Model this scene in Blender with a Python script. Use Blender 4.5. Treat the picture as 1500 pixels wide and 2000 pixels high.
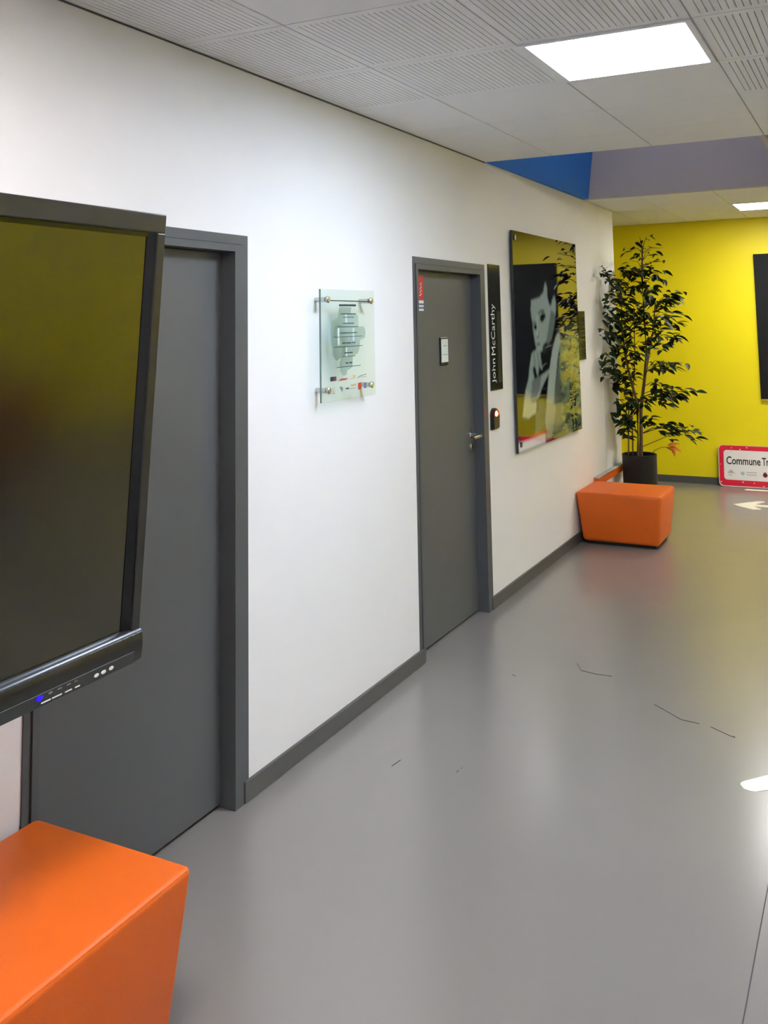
import bpy, bmesh, math, random
from mathutils import Vector, Matrix
random.seed(7)
for o in list(bpy.data.objects): bpy.data.objects.remove(o)
SC = bpy.context.scene
COL = SC.collection
PI = math.pi

# ---------------------------------------------------------------- camera
CAM_RIGHT = Vector((0.88899978, 0.45758635, -0.01715023))
CAM_UP = Vector((0.06150193, -0.08220437, 0.99471602))
CAM_FWD = Vector((-0.45375865, 0.88535709, 0.10122211))
CAM_POS = Vector((2.17869, 0.0, 1.76080))
cd = bpy.data.cameras.new('camera')
cam = bpy.data.objects.new('camera', cd); COL.objects.link(cam)
m = Matrix.Identity(4)
for i in range(3):
    m[i][0] = CAM_RIGHT[i]; m[i][1] = CAM_UP[i]; m[i][2] = -CAM_FWD[i]; m[i][3] = CAM_POS[i]
cam.matrix_world = m
cd.sensor_fit = 'HORIZONTAL'; cd.sensor_width = 36.0
cd.lens = 1839.88 / 1500 * 36
cd.shift_x = (750 - 756.98) / 1500
cd.shift_y = (438.577 - 1000) / 1500
cd.clip_start = 0.05
SC.camera = cam

# ---------------------------------------------------------------- world, exposure, light levels
w = bpy.data.worlds.new('world'); SC.world = w; w.use_nodes = True
w.node_tree.nodes['Background'].inputs[0].default_value = (0.05, 0.05, 0.055, 1)
w.node_tree.nodes['Background'].inputs[1].default_value = 0.2
vs = SC.view_settings
vs.view_transform = 'Standard'; vs.look = 'None'; vs.gamma = 1; vs.use_curve_mapping = False
vs.exposure = 1.26
PANEL_COOL = ((0.80, 0.93, 1.15), 21.5)
PANEL_WARM = ((0.99, 0.97, 0.95), 16.5)
PANEL_NEUTRAL = ((1.0, 0.92, 0.92), 13.0)
FILL_SIDE = ((0.92, 0.96, 1.05), 9.0)
FILL_SHAFT = ((1.0, 0.96, 0.98), 3.0)

H = 2.766          # ceiling height
YEND = 10.489      # yellow wall
XR = 5.2           # right wall
YB = -4.0          # wall behind the camera
VOID = (0.0, 1.655, 5.648, 7.92)   # open shaft in the ceiling x0 x1 y0 y1

# ---------------------------------------------------------------- helpers
def lin(c):
    r = []
    for v in c:
        v = v / 255.0
        r.append(v / 12.92 if v <= 0.04045 else ((v + 0.055) / 1.055) ** 2.4)
    return tuple(r)

def mat(name, rgb, rough=0.5, metal=0.0, ior=1.5, coat=0.0, noise=0.0, nscale=30.0, bump=0.0, bscale=200.0, emit=None, spec=0.5):
    M = bpy.data.materials.new(name); M.use_nodes = True
    nt = M.node_tree; b = nt.nodes['Principled BSDF']
    c = lin(rgb)
    b.inputs['Base Color'].default_value = (*c, 1)
    b.inputs['Roughness'].default_value = rough
    b.inputs['Metallic'].default_value = metal
    b.inputs['IOR'].default_value = ior
    b.inputs['Specular IOR Level'].default_value = spec
    b.inputs['Coat Weight'].default_value = coat
    b.inputs['Coat Roughness'].default_value = 0.03
    tc = nt.nodes.new('ShaderNodeTexCoord')
    if noise > 0:
        n = nt.nodes.new('ShaderNodeTexNoise'); n.inputs['Scale'].default_value = nscale; n.inputs['Detail'].default_value = 4
        nt.links.new(tc.outputs['Object'], n.inputs['Vector'])
        mx = nt.nodes.new('ShaderNodeMixRGB')
        mx.inputs[1].default_value = (*[v * (1 - noise) for v in c], 1)
        mx.inputs[2].default_value = (*[min(1, v * (1 + noise)) for v in c], 1)
        nt.links.new(n.outputs['Fac'], mx.inputs[0]); nt.links.new(mx.outputs[0], b.inputs['Base Color'])
    if bump > 0:
        n2 = nt.nodes.new('ShaderNodeTexNoise'); n2.inputs['Scale'].default_value = bscale; n2.inputs['Detail'].default_value = 3
        nt.links.new(tc.outputs['Object'], n2.inputs['Vector'])
        bp = nt.nodes.new('ShaderNodeBump'); bp.inputs['Strength'].default_value = bump; bp.inputs['Distance'].default_value = 0.002
        nt.links.new(n2.outputs['Fac'], bp.inputs['Height']); nt.links.new(bp.outputs[0], b.inputs['Normal'])
    if emit:
        b.inputs['Emission Color'].default_value = (*emit[0], 1)
        b.inputs['Emission Strength'].default_value = emit[1]
    return M

def glass_mat(name, tint, rough=0.0):
    M = bpy.data.materials.new(name); M.use_nodes = True
    nt = M.node_tree; nt.nodes.clear()
    out = nt.nodes.new('ShaderNodeOutputMaterial')
    tr = nt.nodes.new('ShaderNodeBsdfTransparent'); tr.inputs[0].default_value = (*tint, 1)
    gl = nt.nodes.new('ShaderNodeBsdfGlossy'); gl.inputs['Roughness'].default_value = rough
    lw = nt.nodes.new('ShaderNodeLayerWeight'); lw.inputs[0].default_value = 0.5
    pw = nt.nodes.new('ShaderNodeMath'); pw.operation = 'POWER'; pw.inputs[1].default_value = 5.0
    ma_ = nt.nodes.new('ShaderNodeMath'); ma_.operation = 'MULTIPLY_ADD'; ma_.inputs[1].default_value = 0.95; ma_.inputs[2].default_value = 0.045
    nt.links.new(lw.outputs['Facing'], pw.inputs[0]); nt.links.new(pw.outputs[0], ma_.inputs[0])
    mx = nt.nodes.new('ShaderNodeMixShader')
    nt.links.new(ma_.outputs[0], mx.inputs[0]); nt.links.new(tr.outputs[0], mx.inputs[1]); nt.links.new(gl.outputs[0], mx.inputs[2])
    nt.links.new(mx.outputs[0], out.inputs[0])
    return M

class MB:
    """collects shapes into one mesh"""
    def __init__(s): s.bm = bmesh.new()
    def box(s, x0, x1, y0, y1, z0, z1, bev=0.0, seg=2):
        r = bmesh.ops.create_cube(s.bm, size=1.0)
        vs_ = r['verts']
        for v in vs_:
            v.co = Vector(((x0 + x1) / 2 + v.co.x * (x1 - x0), (y0 + y1) / 2 + v.co.y * (y1 - y0), (z0 + z1) / 2 + v.co.z * (z1 - z0)))
        if bev > 0:
            es = list({e for v in vs_ for e in v.link_edges})
            bmesh.ops.bevel(s.bm, geom=es, offset=bev, segments=seg, profile=0.5, affect='EDGES')
        return s
    def prism(s, pts, axis, a0, a1):
        """polygon pts in the two other axes, extruded along axis from a0 to a1"""
        def P(p, a):
            if axis == 'x': return Vector((a, p[0], p[1]))
            if axis == 'y': return Vector((p[0], a, p[1]))
            return Vector((p[0], p[1], a))
        A = [s.bm.verts.new(P(p, a0)) for p in pts]; B = [s.bm.verts.new(P(p, a1)) for p in pts]
        n = len(pts)
        s.bm.faces.new(A); s.bm.faces.new(B)
        for i in range(n): s.bm.faces.new((A[i], A[(i + 1) % n], B[(i + 1) % n], B[i]))
        return s
    def tube(s, pts, rad, n=8, cap=True):
        pts = [Vector(p) for p in pts]
        if not isinstance(rad, (list, tuple)): rad = [rad] * len(pts)
        rings = []
        for i, p in enumerate(pts):
            t = (pts[min(i + 1, len(pts) - 1)] - pts[max(i - 1, 0)]).normalized()
            a = t.cross(Vector((0, 0, 1)))
            if a.length < 1e-3: a = t.cross(Vector((0, 1, 0)))
            a.normalize(); b = t.cross(a)
            rings.append([s.bm.verts.new(p + rad[i] * (a * math.cos(2 * PI * k / n) + b * math.sin(2 * PI * k / n))) for k in range(n)])
        for i in range(len(rings) - 1):
            for k in range(n): s.bm.faces.new((rings[i][k], rings[i][(k + 1) % n], rings[i + 1][(k + 1) % n], rings[i + 1][k]))
        if cap: s.bm.faces.new(rings[0]); s.bm.faces.new(rings[-1])
        return s
    def lathe(s, prof, c=(0, 0, 0), n=32, axis='z'):
        rings = []
        for (r, h) in prof:
            ring = []
            for k in range(n):
                a = 2 * PI * k / n; u, v = r * math.cos(a), r * math.sin(a)
                if axis == 'z': q = (c[0] + u, c[1] + v, c[2] + h)
                elif axis == 'x': q = (c[0] + h, c[1] + u, c[2] + v)
                else: q = (c[0] + u, c[1] + h, c[2] + v)
                ring.append(s.bm.verts.new(q))
            rings.append(ring)
        for i in range(len(rings) - 1):
            for k in range(n): s.bm.faces.new((rings[i][k], rings[i][(k + 1) % n], rings[i + 1][(k + 1) % n], rings[i + 1][k]))
        s.bm.faces.new(rings[0]); s.bm.faces.new(rings[-1])
        return s
    def build(s, name, material, parent=None, smooth=False, angle=40):
        bmesh.ops.recalc_face_normals(s.bm, faces=s.bm.faces)
        me = bpy.data.meshes.new(name); s.bm.to_mesh(me); s.bm.free()
        me.materials.append(material)
        if smooth:
            for p in me.polygons: p.use_smooth = True
            try: me.set_sharp_from_angle(angle=math.radians(angle))
            except Exception: pass
        o = bpy.data.objects.new(name, me); COL.objects.link(o)
        if parent: o.parent = parent
        return o

def tag(o, label, cat, group=None):
    o['label'] = label; o['category'] = cat
    if group: o['group'] = group
    return o
def struct(o): o['kind'] = 'structure'; return o
def thing(name, loc, label, cat, group=None, rot=(0, 0, 0)):
    o = bpy.data.objects.new(name, None); COL.objects.link(o)
    o.location = loc; o.rotation_euler = rot; o.empty_display_size = 0.1
    return tag(o, label, cat, group)
def rrect(x0, x1, y0, y1, r, n=5):
    P = []
    for cx, cy, a in ((x1 - r, y1 - r, 0), (x0 + r, y1 - r, 90), (x0 + r, y0 + r, 180), (x1 - r, y0 + r, 270)):
        for k in range(n + 1):
            t = math.radians(a + 90 * k / n); P.append((cx + r * math.cos(t), cy + r * math.sin(t)))
    return P
def ell(cx, cy, rx, ry, n=16): return [(cx + rx * math.cos(2 * PI * k / n), cy + ry * math.sin(2 * PI * k / n)) for k in range(n)]
def text_mesh(name, body, fit_w, fit_h, origin, ax, ay, material, parent, depth=0.0006, bold=0.015):
    """lettering fitted to fit_w x fit_h, laid from origin along unit vectors ax (reading) and ay (up)"""
    cu = bpy.data.curves.new(name, 'FONT'); cu.body = body; cu.resolution_u = 3; cu.offset = bold
    t = bpy.data.objects.new(name, cu); COL.objects.link(t)
    dg = bpy.context.evaluated_depsgraph_get()
    me = bpy.data.meshes.new_from_object(t.evaluated_get(dg))
    bpy.data.objects.remove(t)
    xs = [v.co.x for v in me.vertices]; ys = [v.co.y for v in me.vertices]
    ax, ay, O = Vector(ax), Vector(ay), Vector(origin); nz = ax.cross(ay)
    for v in me.vertices:
        u_ = (v.co.x - min(xs)) / (max(xs) - min(xs)) * fit_w; v_ = (v.co.y - min(ys)) / (max(ys) - min(ys)) * fit_h
        v.co = O + ax * u_ + ay * v_ + nz * depth
    me.materials.clear(); me.materials.append(material)
    o = bpy.data.objects.new(name, me); COL.objects.link(o); o.parent = parent
    return o

# ---------------------------------------------------------------- materials
M_WALL = mat('white_paint', (238, 237, 235), 0.55, noise=0.02, nscale=3, bump=0.12, bscale=350)
M_YEL = mat('yellow_paint', (246, 226, 0), 0.5, noise=0.02, nscale=3, bump=0.1, bscale=350)
M_BLUE = mat('blue_paint', (26, 118, 225), 0.6, noise=0.03, nscale=3, bump=0.1)
M_MAUVE = mat('grey_paint', (196, 190, 192), 0.6, noise=0.03, nscale=3, bump=0.1)
M_TILE = mat('ceiling_tile_white', (243, 243, 244), 0.7, noise=0.02, nscale=8, bump=0.1, bscale=500)
M_SLOT_SHADE = mat('slot_shade_dark', (30, 28, 30), 0.9, noise=0.05)
M_FLOOR = mat('grey_vinyl', (134, 130, 123), 0.22, noise=0.035, nscale=2.2, bump=0.02, bscale=25, ior=1.8)
M_SEAM = mat('seam_dark', (62, 58, 56), 0.7, noise=0.1)
M_HAIR = mat('dark_thread', (58, 46, 40), 0.8, noise=0.1)
M_DOOR = mat('door_grey', (88, 90, 90), 0.42, noise=0.02, nscale=5, bump=0.05)
M_FRAME = mat('frame_grey', (80, 83, 85), 0.38, noise=0.02, nscale=5)
M_BASE = mat('baseboard_grey', (84, 84, 81), 0.45, noise=0.03, nscale=6)
M_BLACK = mat('black_plastic', (22, 23, 26), 0.32, noise=0.04)
M_BLACKM = mat('black_matte', (12, 12, 13), 0.7, noise=0.05)
M_TVF = mat('tv_bezel_plastic', (26, 27, 31), 0.3, noise=0.03, coat=0.2)
M_TVIN = mat('tv_inner_bezel', (9, 9, 13), 0.25, noise=0.03)
M_SCREEN = mat('tv_screen_glass', (10, 11, 11), 0.17, noise=0.02, ior=1.95)
M_CHROME = mat('brushed_steel', (200, 200, 198), 0.25, metal=1.0, noise=0.03)
M_PRINTW = mat('white_ink', (238, 238, 236), 0.5, noise=0.02)
M_GREYINK = mat('grey_ink', (120, 122, 122), 0.5, noise=0.02)
M_DARKINK = mat('dark_ink', (38, 52, 52), 0.6, noise=0.02)
M_ORANGE = mat('orange_leatherette', (224, 100, 12), 0.48, noise=0.03, nscale=6, bump=0.25, bscale=260)
M_REDSEAT = mat('red_leatherette', (150, 26, 24), 0.5, noise=0.03, nscale=6, bump=0.2, bscale=260)
M_GREYPALE = mat('pale_grey_laminate', (190, 186, 176), 0.5, noise=0.03)
M_DECAL = mat('white_floor_vinyl', (244, 238, 222), 0.45, noise=0.02)

PORT = {'hair': [(6.365, 1.805), (6.367, 1.907), (6.448, 1.976), (6.589, 2.032), (6.761, 2.055), (6.935, 2.033), (7.017, 1.952), (7.015, 1.806), (6.957, 1.697), (6.945, 1.86), (6.866, 1.95), (6.664, 1.955), (6.576, 1.91), (6.413, 1.894)], 'face': [(6.391, 1.886), (6.576, 1.905), (6.678, 1.946), (6.736, 2.036), (6.77, 1.984), (6.778, 1.895), (6.839, 1.841), (6.897, 1.905), (6.948, 1.937), (6.983, 1.869), (6.96, 1.778), (6.921, 1.697), (6.841, 1.6), (6.739, 1.55), (6.617, 1.519), (6.508, 1.519), (6.464, 1.559), (6.43, 1.644), (6.404, 1.729), (6.379, 1.814)], 'cheek': [(6.852, 1.824), (6.96, 1.778), (6.921, 1.697), (6.841, 1.6), (6.739, 1.55), (6.676, 1.543), (6.743, 1.638), (6.797, 1.725)], 'eye1': [(6.583, 1.771), (6.633, 1.797), (6.703, 1.792), (6.706, 1.762), (6.64, 1.727), (6.59, 1.728)], 'eye2': [(6.425, 1.704), (6.469, 1.718), (6.514, 1.709), (6.506, 1.681), (6.449, 1.674)], 'nose': [(6.509, 1.66), (6.546, 1.672), (6.545, 1.612), (6.491, 1.613)], 'mouth': [(6.621, 1.554), (6.675, 1.583), (6.742, 1.576), (6.737, 1.528), (6.657, 1.501), (6.603, 1.511)], 'hand': [(6.375, 1.52), (6.497, 1.541), (6.562, 1.513), (6.576, 1.444), (6.604, 1.391), (6.576, 1.388), (6.525, 1.429), (6.504, 1.354), (6.477, 1.356), (6.438, 1.417), (6.392, 1.423), (6.397, 1.352), (6.434, 1.325), (6.6, 1.357), (6.758, 1.383), (6.756, 1.361), (6.562, 1.257), (6.501, 1.194), (6.341, 1.182), (6.241, 1.198), (6.229, 1.285), (6.279, 1.334), (6.328, 1.439)], 'cuff': [(6.225, 1.289), (6.283, 1.244), (6.328, 1.183), (6.446, 1.182), (6.424, 1.1), (6.266, 1.074), (6.132, 1.095), (6.179, 1.203)], 'lapel': [(6.948, 1.625), (7.037, 1.655), (7.06, 1.585), (6.974, 1.452), (6.913, 1.321), (6.847, 1.14), (6.667, 1.155), (6.706, 1.247), (6.757, 1.374), (6.847, 1.52)], 'lapel2': [(6.667, 1.155), (6.847, 1.14), (6.886, 1.092), (6.775, 0.894), (6.633, 0.893), (6.621, 1.039)], 'jacket': [(7.06, 1.585), (7.154, 1.528), (7.301, 1.41), (7.413, 1.244), (7.437, 0.912), (6.804, 0.891), (6.848, 1.149), (6.928, 1.32)], 'shirt2': [(6.445, 1.173), (6.621, 1.167), (6.621, 1.039), (6.619, 0.895), (6.39, 0.897), (6.387, 1.071)], 'bg_light': [(7.018, 1.696), (7.545, 1.718), (7.534, 0.864), (6.83, 0.862), (6.892, 1.145), (7.025, 1.495)], 'red': [(6.059, 0.965), (6.62, 0.899), (6.617, 0.877), (6.068, 0.927)], 'white': [(6.025, 0.926), (6.609, 0.875), (6.588, 0.863), (6.02, 0.876)]}
CLUST = [(0.334, 8.602, 2.458), (0.404, 8.528, 2.458), (0.245, 8.692, 2.37), (0.348, 8.557, 2.348), (0.44, 8.507, 2.345), (0.479, 8.695, 2.368), (0.197, 8.984, 2.336), (0.282, 8.918, 2.3), (0.381, 8.898, 2.318), (0.507, 8.594, 2.241), (0.232, 8.771, 2.266), (0.328, 8.625, 2.237), (0.422, 8.567, 2.225), (0.076, 8.289, 2.182), (0.073, 8.47, 2.107), (0.073, 8.749, 2.073), (0.106, 8.934, 2.183), (0.186, 8.922, 2.189), (0.251, 8.918, 2.143), (0.407, 8.578, 2.158), (0.479, 8.644, 2.134), (0.078, 8.821, 2.036), (0.206, 8.88, 2.01), (0.241, 8.949, 2.058), (0.354, 8.963, 2.022), (0.071, 8.359, 1.944), (0.497, 8.809, 1.939), (0.558, 8.846, 1.938), (0.072, 8.433, 1.844), (0.109, 8.57, 1.89), (0.139, 8.735, 1.868), (0.324, 8.52, 1.839), (0.389, 8.993, 1.888), (0.489, 8.955, 1.885), (0.08, 8.297, 1.763), (0.133, 8.638, 1.751), (0.173, 8.979, 1.749), (0.353, 8.791, 1.723), (0.46, 8.964, 1.782), (0.507, 8.945, 1.72), (0.078, 8.155, 1.613), (0.071, 8.582, 1.591), (0.159, 8.805, 1.609), (0.32, 8.711, 1.632), (0.485, 8.56, 1.61), (0.61, 8.641, 1.576), (0.08, 8.525, 1.478), (0.201, 8.494, 1.478), (0.502, 8.496, 1.513), (0.268, 8.821, 1.514), (0.073, 8.267, 1.42), (0.07, 8.169, 1.292), (0.074, 8.414, 1.234), (0.071, 8.262, 1.344), (0.332, 9.028, 1.309), (0.512, 8.58, 1.314), (0.542, 8.701, 1.317), (0.123, 8.583, 1.201), (0.145, 8.824, 1.163), (0.074, 8.585, 1.132), (0.228, 8.669, 1.426), (0.075, 8.648, 0.967), (0.167, 8.65, 0.97), (0.207, 8.783, 0.982), (0.076, 8.896, 1.04), (0.341, 8.527, 1.02), (0.475, 8.505, 1.158), (0.521, 8.598, 1.107), (0.54, 8.898, 1.072), (0.644, 8.815, 1.076), (0.503, 8.603, 1.018), (0.075, 8.535, 0.878), (0.158, 8.569, 0.864), (0.193, 8.727, 0.918), (0.367, 8.494, 0.846), (0.423, 8.86, 0.747), (0.493, 8.972, 0.756), (0.555, 9.005, 0.746), (0.651, 8.882, 0.708), (0.077, 8.728, 0.694), (0.189, 8.48, 0.798), (0.137, 8.632, 1.811), (0.13, 9.011, 1.812), (0.072, 8.824, 1.68), (0.255, 8.7, 1.679), (0.087, 8.998, 1.534), (0.367, 8.817, 1.653), (0.082, 8.928, 1.369), (0.205, 8.634, 1.245), (0.487, 8.577, 1.723), (0.072, 8.599, 1.729), (0.178, 8.546, 1.958), (0.348, 8.684, 1.932)]
STEMS = {'a': [(0.225, 8.75, 0.516), (0.243, 8.75, 0.917), (0.287, 8.75, 1.193), (0.316, 8.75, 1.423), (0.307, 8.75, 1.748), (0.305, 8.75, 2.121), (0.322, 8.75, 2.403)], 'b': [(0.205, 8.72, 0.519), (0.22, 8.72, 0.965), (0.173, 8.72, 1.17), (0.131, 8.72, 1.378), (0.11, 8.72, 1.658), (0.112, 8.72, 2.033)], 'c': [(0.205, 8.8, 0.508), (0.227, 8.8, 0.912), (0.317, 8.8, 1.375), (0.369, 8.8, 1.607), (0.404, 8.8, 1.885)], 'd': [(0.118, 8.72, 0.528), (0.139, 8.72, 0.917), (0.123, 8.72, 1.193)], 'e': [(0.134, 8.83, 0.514), (0.142, 8.83, 0.907), (0.19, 8.83, 1.373), (0.201, 8.83, 1.843)]}

# ================================================================ THE SETTING
D1 = (1.97, 3.034)       # outer edges of the near door frame along the wall
D2 = (4.531, 5.574)      # and of the far one
FRAME_W, DOOR_H = 0.06, 2.1
T = 0.16                 # wall thickness
WE = 8.97                # where the left wall ends

fl = MB(); fl.box(-3.0, XR, YB, YEND, -0.08, 0.0)
floor = struct(fl.build('floor', M_FLOOR))

b = MB()
b.box(-T, 0, YB, D1[0], 0, H); b.box(-T, 0, D1[0], D1[1], DOOR_H, H); b.box(-T, 0, D1[1], D2[0], 0, H)
b.box(-T, 0, D2[0], D2[1], DOOR_H, H); b.box(-T, 0, D2[1], 8.398, 0, H)
b.box(-T, -0.004, 8.398, 8.402, 0, H); b.box(-T, 0.0, 8.402, WE, 0, H)
wall_left = struct(b.build('wall_left', M_WALL))
b = MB(); b.box(-3.0, XR, YEND, YEND + T, 0, H + 0.1); struct(b.build('wall_far', M_YEL))
b = MB(); b.box(XR, XR + T, YB, 4.0, 0, H + 0.1); b.box(XR, XR + T, 8.6, YEND, 0, H + 0.1); struct(b.build('wall_right', M_WALL))
b = MB(); b.box(XR, XR + T, 4.0, 8.6, 0, H + 0.1); struct(b.build('wall_right_accent', M_YEL))
b = MB(); b.box(-T, XR, YB - T, YB, 0, H + 0.1); struct(b.build('wall_back', M_WALL))
b = MB(); b.box(-3.0 - T, -3.0, WE - 0.3, YEND, 0, H + 0.1); struct(b.build('wall_passage_end', M_WALL))
b = MB(); b.box(-3.0, -T, WE - 0.3, WE - 0.3 + T, 0, H + 0.1); struct(b.build('wall_passage_side', M_WALL))

# baseboards
b = MB()
for y0, y1 in ((YB, D1[0] + 0.03), (D1[1] - 0.032, D2[0] + 0.03), (D2[1] - 0.03, WE)): b.box(0.0, 0.013, y0, y1, 0, 0.075, 0.002, 1)
struct(b.build('baseboard_left', M_BASE))
b = MB(); b.box(-3.0, XR, YEND - 0.012, YEND, 0, 0.072); struct(b.build('baseboard_far', M_BASE))
b = MB(); b.box(XR - 0.012, XR, YB, YEND - 0.012, 0, 0.072); struct(b.build('baseboard_right', M_BASE))

# ceiling: plain slab outside the tiled field, dark board over the tiles standing in for shade in the slots, tiles one by one
GX = [0.0, 0.45, 1.062, 1.686, 2.31, 2.936, 3.56]
DY = 0.6255
GY = [2.623 + DY * k for k in range(-2, 5)] + [5.648]
b = MB()
b.box(-T, XR, YB, GY[0], H, H + 0.12); b.box(GX[-1], XR, GY[0], YEND, H, H + 0.12)
b.box(-3.0, 0.0, WE - 0.3, YEND, H, H + 0.12)
ceiling = struct(b.build('ceiling', M_TILE))
b = MB()
b.box(0, GX[-1], GY[0], VOID[2] - 0.06, H + 0.045, H + 0.12); b.box(VOID[1] + 0.06, GX[-1], VOID[2] - 0.06, VOID[3] + 0.06, H + 0.045, H + 0.12); b.box(0, GX[-1], VOID[3] + 0.06, YEND, H + 0.045, H + 0.12)
b.build('slot_shade_board', M_SLOT_SHADE, ceiling)
LIGHTS = [(2, 3.2485, 3.874), (2, 9.03, 9.655)]
def tile_mesh(wx, wy, slots):
    m_ = MB(); g = 0.0025
    if not slots: m_.box(g, wx - g, g, wy - g, 0, 0.02, 0.0015, 1)
    else:
        mg = 0.036
        m_.box(g, wx - g, g, mg, 0, 0.02); m_.box(g, wx - g, wy - mg, wy - g, 0, 0.02)
        n = max(4, int(round((wx - 2 * mg) / 0.0226))); pitch = (wx - 2 * mg) / n
        x = g
        for k in range(n + 1):
            c = mg + k * pitch
            m_.box(x, c - 0.0015, mg, wy - mg, 0, 0.02); x = c + 0.0015
        m_.box(x, wx - g, mg, wy - mg, 0, 0.02)
    return m_
TCACHE = {}
def place_tile(x0, x1, y0, y1, slots):
    key = (round(x1 - x0, 3), round(y1 - y0, 3), slots)
    if key not in TCACHE:
        o = tile_mesh(x1 - x0, y1 - y0, slots).build('ceiling_tile', M_TILE, ceiling); TCACHE[key] = o
    else:
        o = TCACHE[key].copy(); COL.objects.link(o)
    o.location = (x0, y0, H)
for i in range(len(GX) - 1):
    for j in range(len(GY) - 1):
        x0, x1, y0, y1 = GX[i], GX[i + 1], GY[j], GY[j + 1]
        if i == 2 and abs(y0 - 3.2485) < 0.01: continue
        sl = y1 < 3.9 if x0 < 1.6 else y1 < 4.6
        if i == 1 and y1 < 2.7: sl = False
        place_tile(x0, x1, y0, y1, sl)
    for y0, y1 in ((5.648, 6.216), (6.216, 6.784), (6.784, 7.352), (7.352, 7.92)):
        if GX[i] > 1.6: place_tile(GX[i], GX[i + 1], y0, y1, False)
    for y0, y1 in ((7.92, 8.475), (8.475, 9.03), (9.03, 9.655), (9.655, 10.075), (10.075, YEND)):
        if i == 2 and y0 == 9.03: continue
        place_tile(GX[i], GX[i + 1], y0, y1, False)
# shaft above the opening
ZT = 4.3
b = MB(); b.box(-T, 0, VOID[2], VOID[3], H, ZT)
for v in b.bm.verts:      # the blue side leans into the shaft and turns in slightly towards the far end
    if v.co.x > -0.01:
        v.co.x = (0.058 if v.co.y > 7 else 0.004) + (0.197 if v.co.z > 3.5 else 0.0)
struct(b.build('wall_shaft_left', M_BLUE))
b = MB(); b.box(0, VOID[1] + 0.06, VOID[3], VOID[3] + 0.06, H - 0.001, ZT); struct(b.build('wall_shaft_far', M_MAUVE))
b = MB(); b.box(VOID[1], VOID[1] + 0.06, VOID[2], VOID[3], H, ZT); struct(b.build('wall_shaft_right', M_MAUVE))
b = MB(); b.box(0, VOID[1] + 0.06, VOID[2] - 0.06, VOID[2], H + 0.001, ZT); struct(b.build('wall_shaft_near', M_MAUVE))
b = MB(); b.box(-T, VOID[1] + 0.06, VOID[2] - 0.06, VOID[3] + 0.06, ZT, ZT + 0.05); struct(b.build('ceiling_shaft', M_MAUVE))
b = MB(); b.box(0.0, 0.005, 1.37, 5.64, H - 0.006, H - 0.0005)
struct(b.build('trim_1', M_BASE))

# doors
def door(name, ys, with_handle):
    y0, y1 = ys; i0, i1 = y0 + 0.055, y1 - 0.088
    zt = 2.035
    root = bpy.data.objects.new(name, None); COL.objects.link(root); root.location = (0, (y0 + y1) / 2, 0); struct(root)
    oy = -(y0 + y1) / 2
    def bl(m_, nm, ma, par=root):
        o = m_.build(nm, ma, par)
        if par is root: o.location = (0, oy, 0)
        return o
    m_ = MB()   # outer casing strip
    m_.box(-0.08, 0.004, y0, y0 + 0.028, 0, DOOR_H - 0.036); m_.box(-0.08, 0.004, y1 - 0.036, y1, 0, DOOR_H - 0.036); m_.box(-0.08, 0.004, y0, y1, DOOR_H - 0.036, DOOR_H)
    bl(m_, 'casing', M_FRAME)
    m_ = MB()   # inner jamb, standing a little proud
    e = 0.002
    m_.box(-0.099, 0.009, y0 + 0.028 + e, i0, 0, zt); m_.box(-0.099, 0.009, i1, y1 - 0.036 - e, 0, zt); m_.box(-0.099, 0.009, y0 + 0.028 + e, y1 - 0.036 - e, zt, DOOR_H - 0.036 - e)
    bl(m_, 'jamb', M_FRAME)
    m_ = MB(); m_.box(-0.098, -0.058, i0 + 0.001, i1 - 0.002, 0.014, zt - 0.003, 0.001, 1)
    leaf = bl(m_, 'door_leaf', M_DOOR)
    m_ = MB(); m_.box(-0.16, -0.10, y0, y1, 0, DOOR_H); bl(m_, 'gap_shade_board', M_BLACKM)  # black board behind the leaf stands in for shade in the door gaps
    if with_handle:
        hz, hy = 1.062, 5.418
        m_ = MB(); m_.lathe([(0.026, -0.0585), (0.026, -0.052), (0.022, -0.050)], (0, hy, hz), 24, 'x')
        r_ = m_.build('handle_rose', M_CHROME, leaf, True)
        m_ = MB(); m_.tube([(-0.058, hy, hz), (-0.015, hy, hz), (0.008, hy - 0.004, hz - 0.002), (0.018, hy - 0.016, hz - 0.004), (0.02, hy - 0.06, hz - 0.004), (0.02, hy - 0.14, hz - 0.004)], 0.0105, 12)
        m_.build('lever_handle', M_CHROME, leaf, True)
        m_ = MB(); m_.lathe([(0.024, -0.0585), (0.024, -0.053), (0.020, -0.051)], (0, 5.436, 0.985), 24, 'x'); m_.build('lock_rose', M_CHROME, leaf, True)
        m_ = MB(); m_.prism(rrect(5.432, 5.440, 0.972, 0.998, 0.003, 3), 'x', -0.0505, -0.047); m_.build('keyhole', M_BLACK, leaf)
    return root, leaf
door('door_1', D1, False)
door2, leaf2 = door('door_2', D2, True)

# low ledge on the wall end behind the plant
t = thing('wall_ledge', (0, 8.46, 0.358), 'narrow orange ledge low on the white wall behind the plant pot', 'ledge')
MB().box(0.0, 0.05, -0.50, 0.505, 0.0, 0.055, 0.003, 2).build('front_rail', M_ORANGE, t)
MB().box(0.0, 0.046, -0.50, 0.505, 0.055, 0.064, 0.002, 1).build('top_strip', M_GREYPALE, t)

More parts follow.
